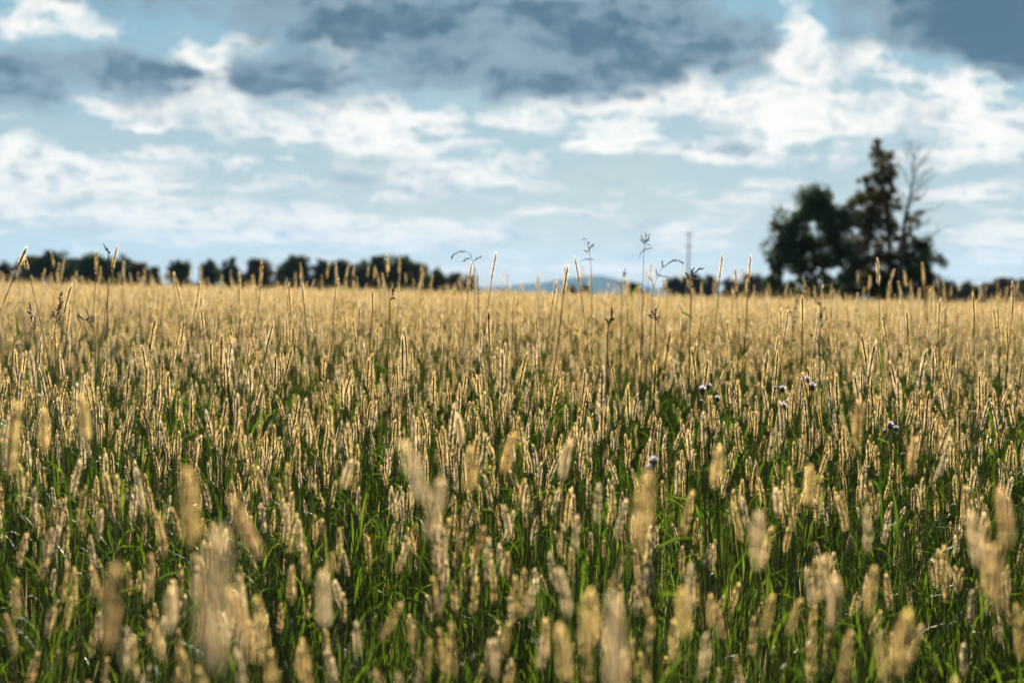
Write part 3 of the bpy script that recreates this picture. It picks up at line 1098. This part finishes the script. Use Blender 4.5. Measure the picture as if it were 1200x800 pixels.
panicle('drooping dark panicle grass standing at the end of the left tree line', 5.8, [(561, 345), (560, 324), (554, 307), (551, 297)],
        [[(547, 295), (538.7, 294), (533, 297.5), (528.7, 302)], [(551, 302), (547, 303), (542.5, 306)], [(555.5, 306), (559, 302.5), (563.5, 301)]], seed=1)
panicle('tall thin panicle grass standing in front of the blue hill summit', 6.2, [(694, 342), (693, 318), (691, 297), (689, 285)],
        [[(690, 296), (691.5, 291), (695, 286)], [(688, 287), (690, 284)], [(686, 279.5), (684, 280.5)], [(690, 293), (685, 294)]],
        [([(691, 304), (687, 303.5), (682, 305), (677.5, 308)], .004), ([(691, 304), (695, 303.5), (698, 305.5)], .003)], 1.35, 2)
panicle('tallest panicle grass with splayed dark top right of the blue hill', 6.2, [(753, 342), (754, 312), (754.5, 292), (756, 283)],
        [[(756, 285), (753, 280), (752, 276)], [(756, 284), (757, 278), (757, 274.5)], [(757, 284), (760, 279), (761, 275)], [(755, 286), (752, 282), (750.5, 280)],
         [(757, 285.5), (761, 287)], [(756, 283), (760, 282), (761, 279)]],
        [([(755, 293), (751, 296), (749, 303)], .004), ([(755, 293), (761, 291), (768, 291)], .004)], 1.25, 3)
panicle('short panicle grass with a small dark tuft left of the tallest one', 6.4, [(729, 345), (727, 333), (731, 325), (732, 320)],
        [[(732, 322), (731, 318), (733, 315.5)], [(732, 322), (734, 318.5)], [(731, 324), (730, 321)]],
        [([(727, 333), (721, 331), (715, 330)], .003), ([(727, 333), (732, 330), (738, 330)], .003)], seed=4)
panicle('slanting panicle grass with long side arm right of the tallest one', 6.0, [(764, 345), (767, 334), (770, 325), (776, 314)],
        [[(777, 313), (781, 310.5), (785, 307)], [(785, 307), (790, 305), (795, 305.5), (800, 308)], [(771, 323), (769.5, 319), (769, 317)], [(771.5, 322.5), (776, 323.5), (780, 324)], [(777, 314), (776, 309), (775.5, 306)]],
        [([(766, 336), (763, 327), (760, 324), (755, 324)], .003)], seed=5)
panicle('dark bushy panicle grass below the mast', 5.0, [(809.5, 352), (809, 338), (808.5, 325)],
        [[(808, 327), (806, 323), (804.5, 320)], [(810, 322), (811, 318), (812.5, 315)], [(813, 320), (818, 316), (824, 314)], [(809, 327), (813, 327), (817, 327)], [(809, 335), (814, 337), (818, 338.5)], [(808.5, 338), (806, 336)]],
        [([(800, 366), (806, 369), (813, 374)], .007)], 1.25, 6)
panicle('lone dark bent grass spike over the left trees', 4.6, [(126, 352), (126.5, 325), (126.8, 309), (127.5, 299)],
        [[(128, 299), (127.6, 295), (125, 291.5), (121.5, 287.5)], [(127, 309), (127.5, 300)]], seed=7)
panicle('small dark grass spike before the right end of the left trees', 4.4, [(456, 368), (457, 352), (461, 342)],
        [[(459, 347), (462, 338), (464, 329)], [(457, 351), (461, 349)], [(459, 343), (461, 337)]], seed=8)
panicle('dark feathery grass spike in the far left of the field', 4.0, [(42, 405), (39, 384), (37, 372)],
        [[(38, 378), (36, 365), (35, 357)], [(39, 382), (41, 372)], [(37, 372), (34, 366)], [(40, 386), (43, 380)]], seed=9)
panicle('dark branching grass spike right of the feathery far left one', 4.0, [(62, 400), (66, 374), (69, 362)],
        [[(67, 370), (70, 358), (72, 343)], [(66, 373), (63, 366)], [(68, 366), (73, 355)], [(66, 377), (70, 371)]], seed=10)
panicle('dark spreading grass spike low under the lone bent spike', 4.0, [(112, 398), (108, 382), (104, 374)],
        [[(105, 376), (103, 370), (102, 364)], [(106, 378), (98, 374), (92, 370)], [(106, 379), (108, 372)]], seed=11)
panicle('dark ragged grass spike standing in the field below the tallest panicle', 4.4, [(769, 400), (768, 382), (768, 372)],
        [[(768, 374), (768, 366), (770, 361)], [(768, 374), (763, 370), (760, 369)], [(769, 376), (773, 370)], [(768, 371), (765, 365)]], seed=12)
panicle('dark slanting grass spike in the field left of the tallest panicle', 4.2, [(712, 400), (713, 386), (715, 376)],
        [[(714, 382), (716, 372), (718, 362)], [(714, 382), (711, 374)], [(715, 378), (719, 373)]], seed=13)

# bent green blade left of the tallest panicle, and a leafy weed before the big trees
g = MB()
b0 = at(741, 352, 8.0)
gb = Vector((b0.x, b0.y, float(gz(b0.y))))
gp = [Vector((-.03, 0, 0)), Vector((-.012, 0, .35))] + [at(a, b, 8.0) - gb for a, b in ((740, 345), (744, 339), (748, 334), (752, 332.5), (753.5, 335))]
g.ribbon(gp, [.002, .0025, .004, .0075, .009, .006, .001], (0, -1, .2), 0, .3)
o = g.build('grass_blade', BLADE)
o.location = gb
tag(o, 'single bent bright green blade rising beside the tallest panicle grass', 'grass blade')


def leafy_weed(label, px, ty, d, seed, wid=9, n=26):
    rr = random.Random(seed)
    top = at(px, ty, d)
    base = Vector((top.x - .02, top.y, float(gz(top.y))))
    root = tag(empty('leafy_weed', base), label, 'weed', 'leafy weeds taller than the field')
    H = top.z - base.z
    mb = MB()
    stem = [Vector((0, 0, 0)), Vector((.01, 0, H * .4)), Vector((.005, .01, H * .75)), Vector((.02, 0, H))]
    mb.tube(stem, [.004, .0034, .0024, .001], 6)
    arms = []
    for k_ in range(7):
        z = H * (.55 + .06 * k_)
        a = k_ * 2.4
        e = Vector((math.cos(a) * wid * .006, math.sin(a) * wid * .006, z + .07))
        mb.tube([Vector((.008, 0, z)), e], [.0016, .0008], 5)
        arms.append((Vector((.008, 0, z)), e))
    mb.build('stem', STEM, root)
    lf = MB()
    for s0, e in arms + [(stem[1], stem[3])]:
        for j in range(n // 4):
            p = s0.lerp(e, rr.random())
            a = rr.uniform(0, 6.3)
            blade(lf, p, a, rr.uniform(.035, .065), rr.uniform(.010, .017), rr, 0, .5, rr.uniform(.2, .7), 4)
    lf.build('leaves', LEAF_MID if seed % 2 else BLADE, root)


leafy_weed('dark green leafy weed standing before the round crowned tree', 966, 306, 7.8, 3, 10, 30)
leafy_weed('small dark leafy weed left of the taller one before the tree', 934, 326, 8.2, 5, 8, 18)
leafy_weed('thin leafy weed just right of the big tree group', 1113, 322, 8.4, 7, 4, 10)

# ------------------------------------------------------------------ lilac flowers
LILAC = leaf_mat('lilac_floret', (.56, .48, .58), (.72, .66, .74), .5, .6, .2, ((.72, .62, .74), (.86, .82, .88)))
BUR = leaf_mat('dark_involucre', (.05, .04, .04), (.09, .07, .06), .05, .6, .2)


def thistle(label, d, heads, seed):
    rr = random.Random(seed)
    w = [at(a, b, d + rr.uniform(-.03, .03)) for a, b, _ in heads]
    cx = sum(p.x for p in w) / len(w)
    base = Vector((cx + .01, w[0].y, float(gz(w[0].y))))
    root = tag(empty('wild_thistle', base), label, 'flower', 'lilac wildflowers in the field')
    zf = (min(p.z for p in w) - base.z) * .72
    fork = Vector((0, 0, zf))
    mb = MB()
    mb.tube([(0, 0, 0), (.006, 0, zf * .5), fork], [.003, .0027, .0022], 6)
    for p in w:
        q = p - base
        mb.tube([fork, fork.lerp(q, .5) + Vector((0, 0, .012)), q], [.0018, .0014, .0012], 6)
    mb.build('stem', STEM, root)
    for k_ in range(4):
        lb = MB()
        blade(lb, (0, 0, zf * (.3 + .18 * k_)), k_ * 1.9 + rr.random(), .11, .018, rr, 0, .5, .8)
        lb.build('leaf', BLADE, root)
    for p, (_, _, s) in zip(w, heads):
        q = p - base
        hb = MB()
        r = .0064 * s
        hb.tube([q + Vector((0, 0, z * r)) for z in (-1.1, -.7, 0, .6, 1.0)], [r * k2 for k2 in (.3, .85, 1.05, .9, .7)], 10)
        for _ in range(40):      # spiny bracts
            a, z = rr.uniform(0, 6.3), rr.uniform(-.7, .7)
            o_ = Vector((math.cos(a), math.sin(a), 0))
            b = q + o_ * r * .95 + Vector((0, 0, z * r))
            tn = Vector((-math.sin(a), math.cos(a), 0)) * r * .12
            hb.face([b - tn, b + tn, b + o_ * r * .4 + Vector((0, 0, r * .4))])
        fh = hb.build('flower_head', BUR, root)
        fl = MB()
        for _ in range(150):
            a, e = rr.uniform(0, 6.3), R(rr.uniform(12, 88))
            dv = Vector((math.cos(a) * math.cos(e), math.sin(a) * math.cos(e), math.sin(e)))
            b = q + Vector((0, 0, r * .7)) + Vector((math.cos(a), math.sin(a), 0)) * r * .5 * math.cos(e)
            tn = Vector((-math.sin(a), math.cos(a), 0)) * .0006
            l = r * rr.uniform(1.0, 1.5)
            fl.face([b - tn, b + tn, b + dv * l + tn * 1.4, b + dv * l - tn * 1.4])
        fl.build('florets', LILAC, fh)


thistle('lilac thistle with a clump of three flowers left of the other two', 4.5, [(823, 458, 1.3), (830, 454, 1.1), (841, 468, 1.0), (822, 471, .7)], 1)
thistle('dark stemmed thistle with two lilac flowers between the others', 4.5, [(917, 457, 1.1), (918, 477, 1.2), (908, 455, .6), (923, 470, .5)], 2)
thistle('thistle with a pair of pale lilac flowers farthest right of three', 4.5, [(946, 446, 1.1), (952, 454, 1.3), (940, 446, .6)], 3)
thistle('small lilac thistle low in the middle, left of the greenish gold head', 2.9, [(766, 542, 1.0), (761, 549, .7)], 4)
thistle('lilac thistle with small flowers beside the soft russet head at right', 3.9, [(1043, 499, 1.0), (1050, 503, .8), (1037, 506, .7)], 5)

# ------------------------------------------------------------------ air
HAZE = 3.6e-5
hm = bpy.data.materials.new('thin_haze')
hm.use_nodes = True
ht = hm.node_tree
ht.nodes.clear()
pv = ht.nodes.new('ShaderNodeVolumePrincipled')
pv.inputs['Color'].default_value = (.30, .55, .90, 1)
pv.inputs['Density'].default_value = HAZE
pv.inputs['Anisotropy'].default_value = 0.0
ho = ht.nodes.new('ShaderNodeOutputMaterial')
ht.links.new(pv.outputs[0], ho.inputs['Volume'])
hb = MB()
S, z0, z1 = 15000, -3.0, 420
c = [(-S, -S), (S, -S), (S, S), (-S, S)]
hb.v = [(a, b, z0) for a, b in c] + [(a, b, z1) for a, b in c]
hb.f = [(3, 2, 1, 0), (4, 5, 6, 7), (0, 1, 5, 4), (1, 2, 6, 5), (2, 3, 7, 6), (3, 0, 4, 7)]
hb.mi = [0] * 6
tag(hb.build('haze', hm, smooth=False), 'thin pale blue air between the field and the far hills', kind='stuff')
